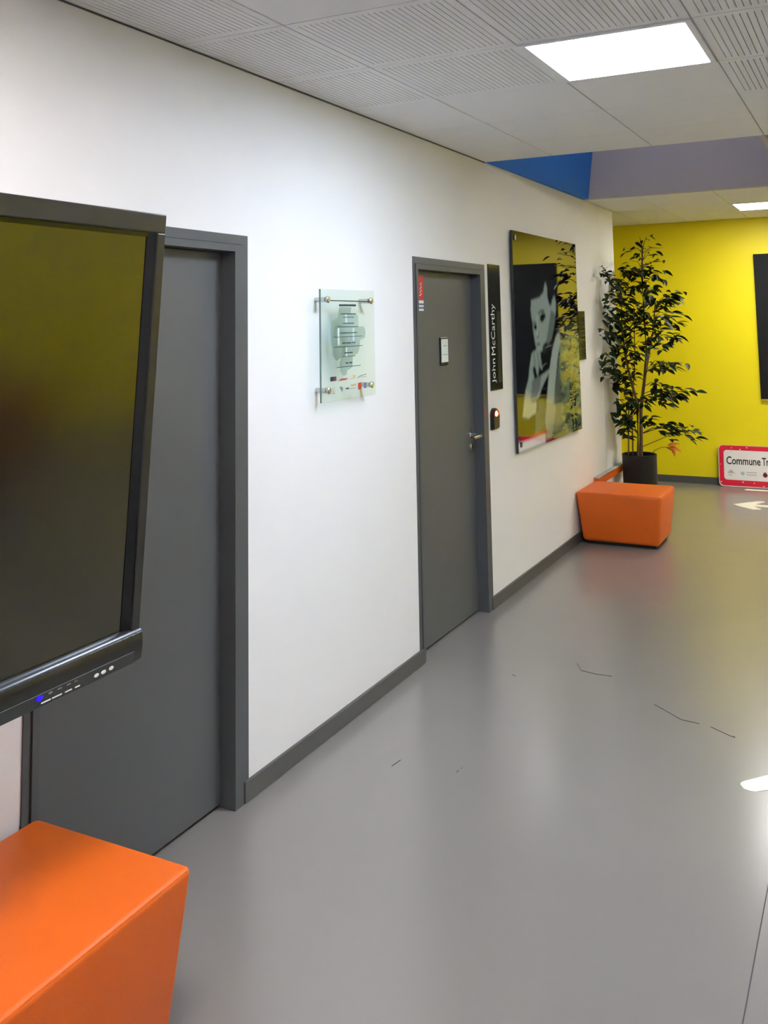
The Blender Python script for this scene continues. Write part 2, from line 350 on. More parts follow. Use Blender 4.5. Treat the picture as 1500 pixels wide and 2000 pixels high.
# floor seam and threads
m_ = MB(); m_.box(1.7755, 1.7785, YB, 3.45, 0.0, 0.0006); m_.build('floor_seam', M_SEAM, floor)
for pts in ([(0.717, 4.889), (0.763, 4.802), (0.845, 4.786), (0.92, 4.791)], [(1.178, 4.534), (1.318, 4.416), (1.395, 4.406)], [(1.444, 4.394), (1.528, 4.339), (1.552, 4.329), (1.545, 4.342)], [(0.365, 3.494), (0.373, 3.555)], [(0.618, 3.556), (0.618, 3.575)], [(0.624, 3.59), (0.62, 3.602)], [(0.468, 4.607), (0.493, 4.596)]):
    m_ = MB(); m_.tube([(p[0], p[1], 0.0012) for p in pts], 0.0012, 5); m_.build('scuff_thread', M_HAIR, floor)

# ================================================================ LIGHTS
def ceiling_light(x0, x1, y0, y1, level, label, z=H):
    t = thing('ceiling_light', ((x0 + x1) / 2, (y0 + y1) / 2, z - 0.006), label, 'ceiling light', 'square recessed ceiling lights')
    wx, wy = (x1 - x0) / 2 - 0.003, (y1 - y0) / 2 - 0.003; f = 0.022
    m_ = MB(); m_.box(-wx, wx, -wy, -wy + f, 0, 0.03); m_.box(-wx, wx, wy - f, wy, 0, 0.03); m_.box(-wx, -wx + f, -wy + f, wy - f, 0, 0.03); m_.box(wx - f, wx, -wy + f, wy - f, 0, 0.03)
    m_.build('frame', M_TILE, t)
    e = mat('light_diffuser', (240, 240, 240), 0.6, emit=level, noise=0.01)
    MB().box(-wx + f, wx - f, -wy + f, wy - f, 0.006, 0.012).build('diffuser', e, t)
ceiling_light(1.062, 1.686, 3.2485, 3.874, PANEL_COOL, 'large square light panel shining nearest in the slotted ceiling')
ceiling_light(1.062, 1.686, 9.03, 9.655, PANEL_WARM, 'far light panel in the ceiling close to the yellow wall')
for (x, y, lv, lb) in ((0.80, 0.70, PANEL_NEUTRAL, 'light panel in the ceiling above the television end of the white wall'),
                       (3.35, 5.2, FILL_SIDE, 'unseen fill light added in the ceiling between the side wall and the open shaft'),  # unseen lamp added to brighten the far part of the white wall
                       (3.9, -1.0, PANEL_NEUTRAL, 'light panel in the ceiling to the right of the viewer'),
                       (3.2, 8.0, PANEL_WARM, 'light panel in the ceiling by the yellow side wall')):
    ceiling_light(x, x + 0.624, y, y + 0.6255, lv, lb)
ceiling_light(0.5, 1.12, 6.4, 7.02, FILL_SHAFT, 'unseen fill light added at the top of the open ceiling shaft', ZT - 0.03)  # unseen lamp added to lift the dim shaft walls

# ================================================================ TELEVISION
TVA = math.atan2(0.087, 1.15)
tv = thing('television', (0.433, 1.95, 0.90), 'large black flat screen television tilted down over the near door', 'television', rot=(0, TVA, 0))
TL, TW = 1.153, 1.93
# local: x out of the screen, y along the wall (0 = far edge), z up
m_ = MB(); m_.box(-0.075, -0.031, -TW + 0.01, -0.006, 0.06, TL - 0.006, 0.006, 2); m_.build('back_shell', M_BLACK, tv, True)
m_ = MB(); m_.box(-0.03, 0.0, -TW, 0, TL - 0.05, TL, 0.003, 2); m_.build('top_bezel', M_TVF, tv)
for y0, y1 in ((-0.032, 0.0), (-TW, -TW + 0.032)):
    m_ = MB(); m_.box(-0.03, 0.0, y0, y1, 0.075, TL - 0.0501, 0.003, 2); m_.build('side_bezel', M_TVF, tv)
for y0, y1 in ((-0.058, -0.032), (-TW + 0.032, -TW + 0.058)):
    m_ = MB(); m_.prism([(-0.014, y0), (-0.003, y1 if y1 > -1 else y0), (-0.03, y1 if y1 > -1 else y0)] if False else [(-0.03, y0), (-0.013, y0), (-0.004, y1), (-0.03, y1)] if y1 > -1 else [(-0.03, y0), (-0.004, y0), (-0.013, y1), (-0.03, y1)], 'z', 0.085, TL - 0.05)
    m_.build('inner_bezel', M_TVIN, tv)
m_ = MB(); m_.box(-0.03, -0.012, -TW + 0.058, -0.058, TL - 0.062, TL - 0.05); m_.build('inner_bezel', M_TVIN, tv)
m_ = MB(); m_.box(-0.03, -0.0145, -TW + 0.058, -0.058, 0.085, TL - 0.062); m_.build('screen', M_SCREEN, tv)
prof = [(-0.06, 0.0), (0.004, 0.0), (0.010, 0.006), (0.0125, 0.034), (0.012, 0.055), (0.009, 0.072), (0.003, 0.080), (-0.008, 0.0845), (-0.02, 0.0855), (-0.06, 0.086)]
m_ = MB()
secs = []
for (yy, k) in ((-TW, 0.93), (-TW + 0.02, 1.0), (-0.05, 1.0), (-0.02, 0.985), (-0.004, 0.95), (0.0, 0.90)):
    secs.append([m_.bm.verts.new((px_ , yy, 0.086 - (0.086 - pz) * (0.72 + 0.28 * k if k < 1 else 1))) for (px_, pz) in prof])
for a, c in zip(secs[:-1], secs[1:]):
    n = len(prof)
    for i in range(n): m_.bm.faces.new((a[i], a[(i + 1) % n], c[(i + 1) % n], c[i]))
m_.bm.faces.new(secs[0]); m_.bm.faces.new(secs[-1])
chin = m_.build('chin', M_TVF, tv, True, 35)
M_CHIN2 = mat('tv_control_strip', (46, 50, 50), 0.35, noise=0.03)
m_ = MB(); m_.box(0.0, 0.0130, -TW + 0.03, -0.03, 0.0045, 0.0345, 0.001, 1); strip = m_.build('control_strip', M_CHIN2, tv)
M_LED = mat('blue_led', (20, 10, 220), 0.4, emit=((0.01, 0.0, 1.0), 0.9))
MB().prism(ell(1.612 - 1.95, 0.026, 0.009, 0.006), 'x', 0.0125, 0.0142).build('power_led', M_LED, strip)
for (y, z, wv, hv) in ((1.632, 0.0125, 0.028, 0.003), (1.665, 0.0125, 0.03, 0.003), (1.70, 0.0125, 0.022, 0.003), (1.728, 0.0125, 0.016, 0.003), (1.645, 0.027, 0.012, 0.004), (1.672, 0.027, 0.014, 0.003), (1.70, 0.027, 0.012, 0.0025), (1.722, 0.027, 0.01, 0.0025)):
    MB().prism(rrect(y - 1.95 - wv / 2, y - 1.95 + wv / 2, z - hv / 2, z + hv / 2, hv * 0.45, 3), 'x', 0.0125, 0.0137).build('button_mark', M_PRINTW if z < 0.02 else M_GREYINK, strip)
for (y, z) in ((1.789, 0.018), (1.813, 0.018), (1.839, 0.019)):
    MB().prism(ell(y - 1.95, z, 0.008, 0.0045), 'x', 0.0125, 0.0138).build('port_mark', M_PRINTW, strip)
# wall mount (behind the set)
m_ = MB(); m_.box(-0.40, -0.075, -1.35, -1.30, 0.35, 0.42); m_.box(-0.40, -0.075, -0.75, -0.70, 0.35, 0.42); m_.box(-0.10, -0.075, -1.4, -0.65, 0.25, 0.8)
mo = m_.build('wall_bracket', M_BLACK, tv)

# ================================================================ OTTOMANS
def ottoman_mesh(wx, wy, h, inset, ma, bev):
    bm = bmesh.new(); bmesh.ops.create_cube(bm, size=1.0)
    bmesh.ops.subdivide_edges(bm, edges=bm.edges[:], cuts=0)
    z0 = 0.022
    for v in bm.verts:
        top = v.co.z > 0
        v.co = Vector((v.co.x * 2 * (wx / 2 - (0 if top else inset)), v.co.y * 2 * (wy / 2 - (0 if top else inset)), h if top else z0))
    bmesh.ops.bevel(bm, geom=bm.edges[:], offset=bev, segments=5, profile=0.5, affect='EDGES')
    m_ = MB(); m_.bm.free(); m_.bm = bm
    return m_
def ottoman(loc, wx, wy, label, group, ma=M_ORANGE, h=0.40, inset=0.04, rotz=0, bev=0.018):
    t = thing('ottoman', loc, label, 'ottoman', group, (0, 0, rotz))
    body = ottoman_mesh(wx, wy, h, inset, ma, bev).build('cover', ma, t, True, 60)
    # raised seam round the top edge
    m_ = MB(); r = 0.02; k_ = bev * 0.29 + 0.0003; hx, hy = wx / 2 - k_, wy / 2 - k_; z = h - k_
    P = [(x, y, z) for (x, y) in rrect(-hx, hx, -hy, hy, 0.014, 4)]
    P.append(P[0]); m_.tube(P, 0.0016, 6, cap=False); m_.build('seam', ma, body, True)
    m_ = MB(); e = inset + 0.03; m_.box(-wx / 2 + e, wx / 2 - e, -wy / 2 + e, wy / 2 - e, 0.0, 0.03); m_.build('base_plinth', M_BLACKM, t)
    return t
ottoman((0.335, 7.665, 0), 0.665, 0.56, 'orange ottoman against the white wall in front of the potted plant', 'orange ottomans', bev=0.028)
ottoman((0.303, 1.668, 0), 0.545, 0.665, 'orange ottoman in the near corner below the television', 'orange ottomans', h=0.41)

# ================================================================ WALL PIECES
# portrait poster
def in_poly(P, x, y):
    c = False; n = len(P); j = n - 1
    for i in range(n):
        if (P[i][1] > y) != (P[j][1] > y) and x < (P[j][0] - P[i][0]) * (y - P[i][1]) / (P[j][1] - P[i][1]) + P[i][0]: c = not c
        j = i
    return c
PY0, PY1, PZ0, PZ1 = 6.04, 7.565, 0.868, 2.356
poster = thing('portrait_poster', (0, (PY0 + PY1) / 2, PZ0), 'large glossy poster of a pensive man in black and white on the white wall', 'poster')
oy, oz = -(PY0 + PY1) / 2, -PZ0
m_ = MB(); m_.box(0.012, 0.0285, PY0 + oy, PY1 + oy, 0, PZ1 + oz, 0.001, 1); m_.build('panel', mat('poster_panel_edge', (46, 50, 48), 0.25, noise=0.03), poster)
NU, NV = 120, 170
layers = [('bg_light', (70, 84, 74)), ('jacket', (96, 108, 102)), ('hair', (20, 22, 26)), ('lapel2', (150, 156, 140)), ('shirt2', (86, 92, 84)), ('lapel', (168, 186, 180)), ('face', (160, 180, 178)), ('cheek', (112, 128, 126)), ('eye1', (40, 46, 46)), ('eye2', (30, 36, 38)), ('nose', (120, 138, 136)), ('mouth', (60, 68, 70)), ('hand', (152, 172, 168)), ('cuff', (176, 184, 160)), ('red', (190, 20, 44)), ('white', (214, 216, 214))]
base = (16, 18, 24)
PORT.update({'brow1': [(6.533, 1.792), (6.605, 1.818), (6.697, 1.812), (6.696, 1.802), (6.606, 1.805), (6.543, 1.781)], 'brow2': [(6.381, 1.721), (6.441, 1.736), (6.499, 1.727), (6.493, 1.72), (6.44, 1.726), (6.391, 1.712)], 'ridge': [(6.509, 1.771), (6.536, 1.771), (6.53, 1.634), (6.495, 1.634)], 'lip': [(6.47, 1.576), (6.56, 1.58), (6.57, 1.569), (6.477, 1.565)], 'finger1': [(6.403, 1.515), (6.424, 1.518), (6.446, 1.42), (6.424, 1.417)], 'finger2': [(6.483, 1.516), (6.504, 1.515), (6.552, 1.402), (6.53, 1.402)], 'palm': [(6.365, 1.329), (6.569, 1.355), (6.532, 1.268), (6.445, 1.207), (6.327, 1.208)]})
layers += [('brow1', (58, 66, 66)), ('brow2', (58, 66, 66)), ('ridge', (186, 204, 200)), ('lip', (96, 104, 104)), ('finger1', (108, 124, 122)), ('finger2', (104, 120, 118)), ('palm', (112, 124, 120))]
PORT['red'] = [(6.07, 0.933), (6.66, 0.933), (6.66, 0.962), (6.07, 0.962)]; PORT['white'] = [(6.05, 0.872), (6.62, 0.872), (6.62, 0.930), (6.05, 0.930)]
grid = []
for j in range(NV + 1):
    row = []
    for i in range(NU + 1):
        y = PY0 + (PY1 - PY0) * i / NU; z = PZ0 + (PZ1 - PZ0) * j / NV
        c = base
        for nm, cc in layers:
            if in_poly(PORT[nm], y, z): c = cc
        if y > 7.02 and z < 1.62 and c in (base, (70, 84, 74), (96, 108, 102)):   # mottled greens with dark upright strips
            q = math.sin(y * 61 + 3 * math.sin(z * 37)) * math.sin(z * 53 + 2 * math.sin(y * 47))
            c = (128, 144, 104) if q > 0.25 else ((58, 74, 60) if q < -0.3 else (102, 120, 98))
            if z < 1.32 and (abs(y - 7.30 - 0.02 * math.sin(z * 9)) < 0.016 or abs(y - 7.40) < 0.02): c = (30, 34, 30)
        row.append(lin(c))
    grid.append(row)
for it in range(1):    # soften the print
    g2 = []
    for j in range(NV + 1):
        r_ = []
        for i in range(NU + 1):
            acc = [0, 0, 0]; n = 0
            for dj in (-1, 0, 1):
                for di in (-1, 0, 1):
                    jj, ii = j + dj, i + di
                    if 0 <= jj <= NV and 0 <= ii <= NU:
                        q = grid[jj][ii]; acc[0] += q[0]; acc[1] += q[1]; acc[2] += q[2]; n += 1
            r_.append((acc[0] / n, acc[1] / n, acc[2] / n))
        g2.append(r_)
    grid = g2
vv = [(0.0, PY0 + oy + (PY1 - PY0) * i / NU, (PZ1 - PZ0) * j / NV) for j in range(NV + 1) for i in range(NU + 1)]
ff = [(j * (NU + 1) + i, j * (NU + 1) + i + 1, (j + 1) * (NU + 1) + i + 1, (j + 1) * (NU + 1) + i) for j in range(NV) for i in range(NU)]
me = bpy.data.meshes.new('printed_portrait'); me.from_pydata(vv, [], ff)
ca = me.color_attributes.new('print', 'FLOAT_COLOR', 'POINT')
flat = []
for j in range(NV + 1):
    for i in range(NU + 1): flat += [*grid[j][i], 1.0]
ca.data.foreach_set('color', flat)
MP = mat('printed_gloss', (255, 255, 255), 0.02, ior=1.68)
at = MP.node_tree.nodes.new('ShaderNodeAttribute'); at.attribute_name = 'print'
MP.node_tree.links.new(at.outputs['Color'], MP.node_tree.nodes['Principled BSDF'].inputs['Base Color'])
me.materials.append(MP)
o = bpy.data.objects.new('printed_portrait', me); COL.objects.link(o); o.parent = poster; o.location = (0.0290, 0, 0)
for (y, z) in ((6.086, 2.308), (7.51, 2.31), (7.51, 0.915), (6.09, 0.922)):
    MB().box(-0.027, 0.007, -0.016, 0.016, -0.018, 0.018, 0.003, 2).build('clip', M_BLACK, poster).location = (0.029, y + oy, z + oz)

# name panel beside the far door
t = thing('name_panel', (0, 5.732, 1.308), 'tall dark name panel with white vertical lettering beside the far door', 'sign')
M_PANEL = mat('dark_glossy_panel', (34, 36, 30), 0.12, noise=0.03)
MB().box(0, 0.009, -0.102, 0.102, 0, 0.80, 0.0008, 1).build('panel', M_PANEL, t)
text_mesh('lettering', 'John', 0.155, 0.074, (0.0092, -0.012, 0.045), (0, 0, 1), (0, -1, 0), M_PRINTW, t, bold=0.0)
text_mesh('lettering', 'McCarthy', 0.325, 0.088, (0.0092, 0.002, 0.222), (0, 0, 1), (0, -1, 0), M_PRINTW, t, bold=0.0)
MB().box(0.0085, 0.0095, 0.025, 0.085, 0.045, 0.50).build('caption_strip', mat('caption_strip_olive', (62, 64, 54), 0.2, noise=0.06), t)

# little plate beyond the poster
t = thing('wall_plate', (0, 7.735, 1.41), 'small dark olive plate beside the right edge of the poster', 'sign')
MB().box(0, 0.012, -0.095, 0.095, 0, 0.40, 0.001, 1).build('panel', mat('olive_glossy_panel', (52, 54, 34), 0.15, noise=0.05), t)
for k in (0.09, 0.175, 0.30): MB().box(0.0115, 0.0125, -0.085, 0.085, k, k + 0.003).build('text_or_reflection_line', M_DARKINK, t)  # thin dark lines painted for stripes reflected in the glossy plate

# card reader
t = thing('card_reader', (0, 5.66, 1.07), 'small black card reader with a glowing red light beside the far door', 'card reader')
P = [(-0.05, 0.0), (0.05, 0.0), (0.05, 0.085)] + [(0.05 * math.cos(math.radians(a)), 0.085 + 0.045 * math.sin(math.radians(a))) for a in range(10, 171, 16)] + [(-0.05, 0.085)]
m_ = MB(); m_.prism(P, 'x', 0.0, 0.028)
bmesh.ops.bevel(m_.bm, geom=[e for e in m_.bm.edges if all(v.co.x > 0.02 for v in e.verts)], offset=0.007, segments=3, affect='EDGES')
rb = m_.build('housing', M_BLACK, t, True, 30)
m_ = MB(); m_.prism([(0.042 * math.cos(math.radians(a)), 0.082 + 0.038 * math.sin(math.radians(a))) for a in range(0, 181, 15)], 'x', 0.026, 0.0295)
m_.build('red_window', mat('red_lens', (120, 8, 6), 0.15, emit=((0.5, 0.01, 0.0), 0.35)), rb)
m_ = MB(); m_.lathe([(0.017, 0.0), (0.016, 0.004), (0.011, 0.008), (0.003, 0.0095)], (0.0295, -0.017, 0.097), 16, 'x')
m_.build('red_lamp', mat('red_lamp_glow', (255, 90, 50), 0.3, emit=((1.0, 0.16, 0.07), 6.0)), rb, True)

# glass plaque on standoffs
t = thing('glass_plaque', (0, 3.735, 1.414), 'clear glass plaque on steel standoffs between the two doors', 'plaque')
py, pz = 3.735, 1.414
M_GLASS = glass_mat('clear_glass', (0.93, 0.975, 0.96))
M_GEDGE = mat('glass_edge_green', (112, 136, 130), 0.2, noise=0.04)
g = MB().box(0.052, 0.060, -0.245, 0.245, 0, 0.487).build('glass_sheet', M_GLASS, t)
for e_ in (-0.2462,): MB().box(0.0519, 0.0601, e_, e_ + 0.0013, 0, 0.487).build('polished_edge', M_GEDGE, t)
for (y, z) in ((3.543, 1.856), (3.940, 1.854), (3.543, 1.464), (3.937, 1.462)):
    m_ = MB(); m_.lathe([(0.011, 0.0), (0.011, 0.0515)], (0, y - py, z - pz), 16, 'x')
    m_.lathe([(0.015, 0.0602), (0.015, 0.067), (0.011, 0.071)], (0, y - py, z - pz), 16, 'x'); m_.build('standoff', M_CHROME, t, True)
M_BLOB = glass_mat('teal_grey_film', (0.80, 0.87, 0.90))
M_BLOB2 = mat('pale_teal_print', (196, 214, 212), 0.5, noise=0.06, nscale=14)
BLOB = [(3.648, 1.826), (3.755, 1.823), (3.748, 1.797), (3.818, 1.787), (3.82, 1.754), (3.817, 1.736), (3.872, 1.735), (3.888, 1.714), (3.884, 1.684), (3.835, 1.672), (3.827, 1.636), (3.813, 1.614), (3.766, 1.602), (3.758, 1.551), (3.712, 1.541), (3.705, 1.522), (3.672, 1.519), (3.651, 1.541), (3.648, 1.579), (3.662, 1.6), (3.617, 1.587), (3.587, 1.613), (3.584, 1.644), (3.576, 1.66), (3.574, 1.707), (3.581, 1.763), (3.634, 1.778)]
MB().prism([(a - py, b_ - pz) for a, b_ in BLOB], 'x', 0.0603, 0.0606).build('printed_emblem', M_BLOB, t)
for (a, b_, c_, d_) in ((3.70, 3.715, 1.75, 1.792), (3.63, 3.645, 1.655, 1.73), (3.765, 3.78, 1.67, 1.73), (3.70, 3.713, 1.60, 1.645)):
    MB().prism(rrect(a - py, b_ - py, c_ - pz, d_ - pz, 0.006, 3), 'x', 0.0607, 0.0609).build('emblem_highlight', M_BLOB2, t)
LN = [(3.66, 3.799, 1.793, 4), (3.679, 3.777, 1.778, 3), (3.678, 3.778, 1.751, 4), (3.633, 3.817, 1.735, 3), (3.652, 3.806, 1.708, 4), (3.598, 3.853, 1.691, 2.5), (3.67, 3.70, 1.663, 5), (3.706, 3.75, 1.663, 5), (3.758, 3.789, 1.663, 4), (3.60, 3.857, 1.647, 2.5), (3.689, 3.763, 1.619, 5), (3.668, 3.789, 1.603, 2.5), (3.698, 3.722, 1.574, 6), (3.73, 3.757, 1.574, 6), (3.619, 3.835, 1.558, 2.5), (3.645, 3.799, 1.832, 9)]
for (a, b_, z, h_) in LN:
    MB().box(0.0607, 0.0611, a - py, b_ - py, z - pz - h_ / 2000, z - pz + h_ / 2000).build('text_or_reflection_line', M_DARKINK, t)
MB().box(0.0607, 0.0611, 3.545 - py, 3.93 - py, 1.849 - pz, 1.8535 - pz).build('header_rule', M_DARKINK, t)
M_LR = mat('logo_red', (188, 60, 40), 0.5, noise=0.02); M_LY = mat('logo_tan', (206, 180, 110), 0.5, noise=0.02); M_LB = mat('logo_blue', (92, 104, 150), 0.5, noise=0.02)
M_LP = mat('logo_plum', (110, 60, 70), 0.5, noise=0.02)
def pr(P, ma, nm='logo_print'): MB().prism([(a - py, b_ - pz) for a, b_ in P], 'x', 0.0603, 0.0610).build(nm, ma, t)
R4 = lambda a, b_, c_, d_: [(a, c_), (b_, c_), (b_, d_), (a, d_)]
pr(R4(3.563, 3.588, 1.501, 1.52), M_DARKINK); pr(R4(3.589, 3.614, 1.501, 1.52), M_LP)
pr([(3.629, 1.499), (3.70, 1.5), (3.72, 1.506), (3.66, 1.508)], M_LR)
pr(R4(3.765, 3.783, 1.502, 1.517), M_LY); pr(R4(3.735, 3.77, 1.500, 1.5025), M_LY)
pr([(3.803, 1.502), (3.83, 1.511), (3.891, 1.516), (3.891, 1.513), (3.832, 1.508), (3.806, 1.5)], M_GREYINK)
pr(R4(3.83, 3.891, 1.503, 1.5045), M_GREYINK)
pr(R4(3.81, 3.841, 1.449, 1.479), M_LR); pr(R4(3.867, 3.887, 1.451, 1.477), M_LB)
pr(R4(3.582, 3.602, 1.455, 1.474), M_GREYPALE); pr(R4(3.585, 3.60, 1.446, 1.449), M_GREYINK)
pr([(3.64, 1.47), (3.66, 1.474), (3.671, 1.462), (3.66, 1.448), (3.655, 1.46)], M_GREYINK)
pr(R4(3.745, 3.788, 1.468, 1.476), M_LY); pr(R4(3.697, 3.725, 1.458, 1.464), M_DARKINK); pr(R4(3.73, 3.785, 1.457, 1.459), M_GREYINK)

# card holder and sticker on the far door
t = thing('card_holder', (-0.058, 5.043, 1.495), 'slim black holder with a white card on the far grey door', 'card holder')
m_ = MB(); m_.prism([(0.0, 0.0), (0.008, 0.008), (0.008, 0.158), (0.006, 0.163), (0.0, 0.163)], 'y', -0.052, 0.05); m_.build('holder', M_BLACK, t)
MB().box(0.0075, 0.010, -0.044, 0.049, 0.02, 0.152).build('card', mat('white_card', (214, 222, 216), 0.5, noise=0.02), t)
for z, w_ in ((0.112, 0.05), (0.062, 0.08)): MB().box(0.0099, 0.0104, -w_ / 2 + 0.004, w_ / 2 + 0.004, z, z + 0.003).build('printed_line', M_GREYINK, t)
t = thing('door_sticker', (-0.058, 4.745, 1.81), 'narrow red and white sticker at the top corner of the far door', 'sticker')
M_RED = mat('sticker_red', (206, 30, 40), 0.4, noise=0.03)
MB().box(0, 0.001, -0.045, 0.042, 0.06, 0.20).build('red_panel', M_RED, t)
MB().box(0, 0.001, -0.045, 0.042, 0.0, 0.058).build('white_panel', M_PRINTW, t)
for k in (0.012, 0.032): MB().box(0.0008, 0.0016, -0.03, 0.042, k, k + 0.010).build('blue_band', M_LB, t)
m_ = MB(); m_.tube([(0.0016, -0.012, 0.085), (0.0016, 0.012, 0.092), (0.0016, -0.004, 0.105), (0.0016, 0.014, 0.112), (0.0016, -0.002, 0.125), (0.0016, 0.016, 0.132), (0.0016, 0.0, 0.145), (0.0016, 0.014, 0.155)], 0.003, 6); m_.build('scribble', M_PRINTW, t)

# dark panel on the yellow wall
t = thing('dark_wall_panel', (1.84, YEND, 0.882), 'big black glossy panel hanging on the yellow wall', 'panel')
MB().box(-0.75, 0.75, -0.028, -0.012, 0, 1.5, 0.001, 1).build('panel', mat('black_glossy_sheet', (26, 28, 28), 0.16, noise=0.04), t)
for x in (-0.70, 0.70):
    for z in (0.05, 1.45): MB().lathe([(0.012, -0.012), (0.012, 0.0)], (x, 0, z), 12, 'y').build('standoff', M_CHROME, t)
MB().box(-0.75, 0.75, -0.029, -0.027, 0.0, 0.010).build('lower_trim', M_LY, t)

# red bordered sign leaning on the yellow wall
SA = -math.atan2(0.062, 0.41)
t = thing('commune_sign', (0.645, 10.395, 0.004), 'red bordered white sign with black lettering leaning on the yellow wall', 'sign', rot=(SA, 0, 0))
SW, SH = 1.45, 0.415
m_ = MB(); m_.prism(rrect(0, SW, 0, SH, 0.045, 6), 'y', 0.0, 0.018); m_.build('back_plate', mat('sign_white_rim', (232, 214, 206), 0.4, noise=0.02), t)
m_ = MB(); m_.prism(rrect(0.007, SW - 0.007, 0.010, SH - 0.004, 0.042, 6), 'y', -0.0006, 0.0); m_.build('red_border', mat('sign_red', (222, 10, 48), 0.4, noise=0.03), t)
m_ = MB(); m_.prism(rrect(0.052, SW - 0.052, 0.068, SH - 0.05, 0.03, 6), 'y', -0.0012, -0.0006); wp_ = m_.build('white_field', mat('sign_white', (238, 234, 228), 0.45, noise=0.02), t)
M_INK = mat('black_ink', (14, 12, 14), 0.5, noise=0.02)
text_mesh('lettering', 'Commune', 0.33, 0.08, (0.078, -0.0013, 0.222), (1, 0, 0), (0, 0, 1), M_INK, t)
text_mesh('lettering', 'Tr', 0.066, 0.078, (0.422, -0.0013, 0.224), (1, 0, 0), (0, 0, 1), M_INK, t)
def sg(P, ma, nm): MB().prism(P, 'y', -0.0018, -0.0012).build(nm, ma, t)
M_LGRN = mat('logo_green', (150, 200, 172), 0.5, noise=0.02); M_LMAR = mat('logo_maroon', (104, 16, 40), 0.5, noise=0.02); M_LGREY = mat('logo_grey', (186, 184, 180), 0.5, noise=0.02)
sg([(0.085, 0.135), (0.11, 0.165), (0.13, 0.165), (0.15, 0.138), (0.17, 0.131), (0.13, 0.134)], M_LGREY, 'logo_print')
sg([(0.085, 0.122), (0.115, 0.113), (0.135, 0.116), (0.115, 0.119)], M_GREYINK, 'logo_print')
sg([(0.208, 0.136), (0.233, 0.157), (0.256, 0.136), (0.233, 0.115)], M_LGRN, 'logo_print')
sg(R4(0.268, 0.368, 0.145, 0.153), M_LGREY, 'logo_caption'); sg(R4(0.268, 0.368, 0.122, 0.130), M_LGREY, 'logo_caption')
sg(ell(0.448, 0.130, 0.022, 0.022), M_LMAR, 'logo_print'); sg([(0.43, 0.15), (0.44, 0.157), (0.462, 0.157), (0.462, 0.153), (0.445, 0.151)], M_LMAR, 'logo_print')
for (x, z, r_) in ((0.13, 0.388, 0.006), (0.215, 0.375, 0.008), (0.28, 0.395, 0.007), (0.022, 0.045, 0.007), (0.233, 0.05, 0.009), (0.34, 0.046, 0.006), (0.43, 0.02, 0.007), (0.02, 0.22, 0.005), (0.6, 0.385, 0.007), (0.75, 0.04, 0.007)):
    MB().prism(ell(x, z, r_, r_ * 0.8, 7), 'y', -0.0011, -0.0006).build('paint_chip', M_DECAL, t)

# floor stickers
P = [(0.895, 9.469), (1.0, 9.60), (1.09, 9.698), (1.132, 9.712), (1.156, 9.67), (1.079, 9.525), (2.1, 9.545), (2.1, 9.455), (1.075, 9.43), (1.155, 9.337), (1.152, 9.286), (1.088, 9.28), (0.99, 9.36)]
tag(MB().prism(P, 'z', 0.0, 0.0012).build('floor_arrow', M_DECAL), 'cream arrow sticker on the floor pointing towards the potted plant', 'floor arrow')
P = [(0.897, 10.282), (0.926, 10.325), (2.0, 10.345), (2.0, 10.285), (0.925, 10.256)]
tag(MB().prism(P, 'z', 0.0, 0.0012).build('floor_stripe', M_DECAL), 'thin cream stripe sticker on the floor right under the red bordered sign', 'floor sticker')
P = [(1.62, 3.923), (1.622, 3.94), (1.634, 3.959), (1.706, 4.041), (2.15, 4.3), (2.2, 4.2), (1.80, 3.975), (1.718, 3.921), (1.677, 3.886), (1.655, 3.885), (1.635, 3.894)]
tag(MB().prism(P, 'z', 0.0, 0.0012).build('floor_marking', M_DECAL), 'rounded white floor sticker nearest the viewer at the right edge', 'floor sticker')

# red seat seen only as a reflection in the television
ottoman((XR - 0.45, 5.1, 0), 0.66, 0.66, 'red ottoman in front of the yellow side wall', 'red ottomans', M_REDSEAT, h=0.70)

# ================================================================ POTTED PLANT
plant = thing('potted_plant', (0.21, 8.75, 0), 'tall leafy ficus in a black pot behind the far orange ottoman', 'plant')
OX, OY = 0.21, 8.75
L = lambda p: (p[0] - OX, p[1] - OY, p[2])
M_POT = mat('pot_black', (24, 23, 23), 0.45, noise=0.05)
M_SOIL = mat('potting_soil', (36, 28, 22), 0.95, noise=0.3, nscale=60, bump=0.6, bscale=120)
M_BARK = mat('bark', (112, 88, 58), 0.8, noise=0.2, nscale=40, bump=0.3, bscale=90)
M_TWIG = mat('twig', (70, 66, 34), 0.7, noise=0.15, nscale=40)
M_LEAF = mat('leaf_green', (28, 50, 18), 0.5, noise=0.3, nscale=6, spec=0.2)
M_LEAF2 = mat('leaf_dark', (38, 40, 18), 0.5, noise=0.3, nscale=6, spec=0.2)
M_DRY = mat('leaf_dry', (196, 104, 10), 0.7, noise=0.3, nscale=20)
m_ = MB(); m_.lathe([(0.138, 0.0), (0.146, 0.01), (0.152, 0.50), (0.154, 0.52), (0.149, 0.524), (0.142, 0.52), (0.140, 0.47), (0.05, 0.46)], (0, 0, 0), 48); pot = m_.build('pot', M_POT, plant, True, 50)
m_ = MB(); m_.lathe([(0.139, 0.462), (0.139, 0.478), (0.10, 0.484), (0.03, 0.487)], (0, 0, 0), 32); m_.build('soil', M_SOIL, plant, True)
RAD = {'a': (0.017, 0.007), 'b': (0.015, 0.006), 'c': (0.010, 0.005), 'd': (0.007, 0.004), 'e': (0.007, 0.004)}
segs = []
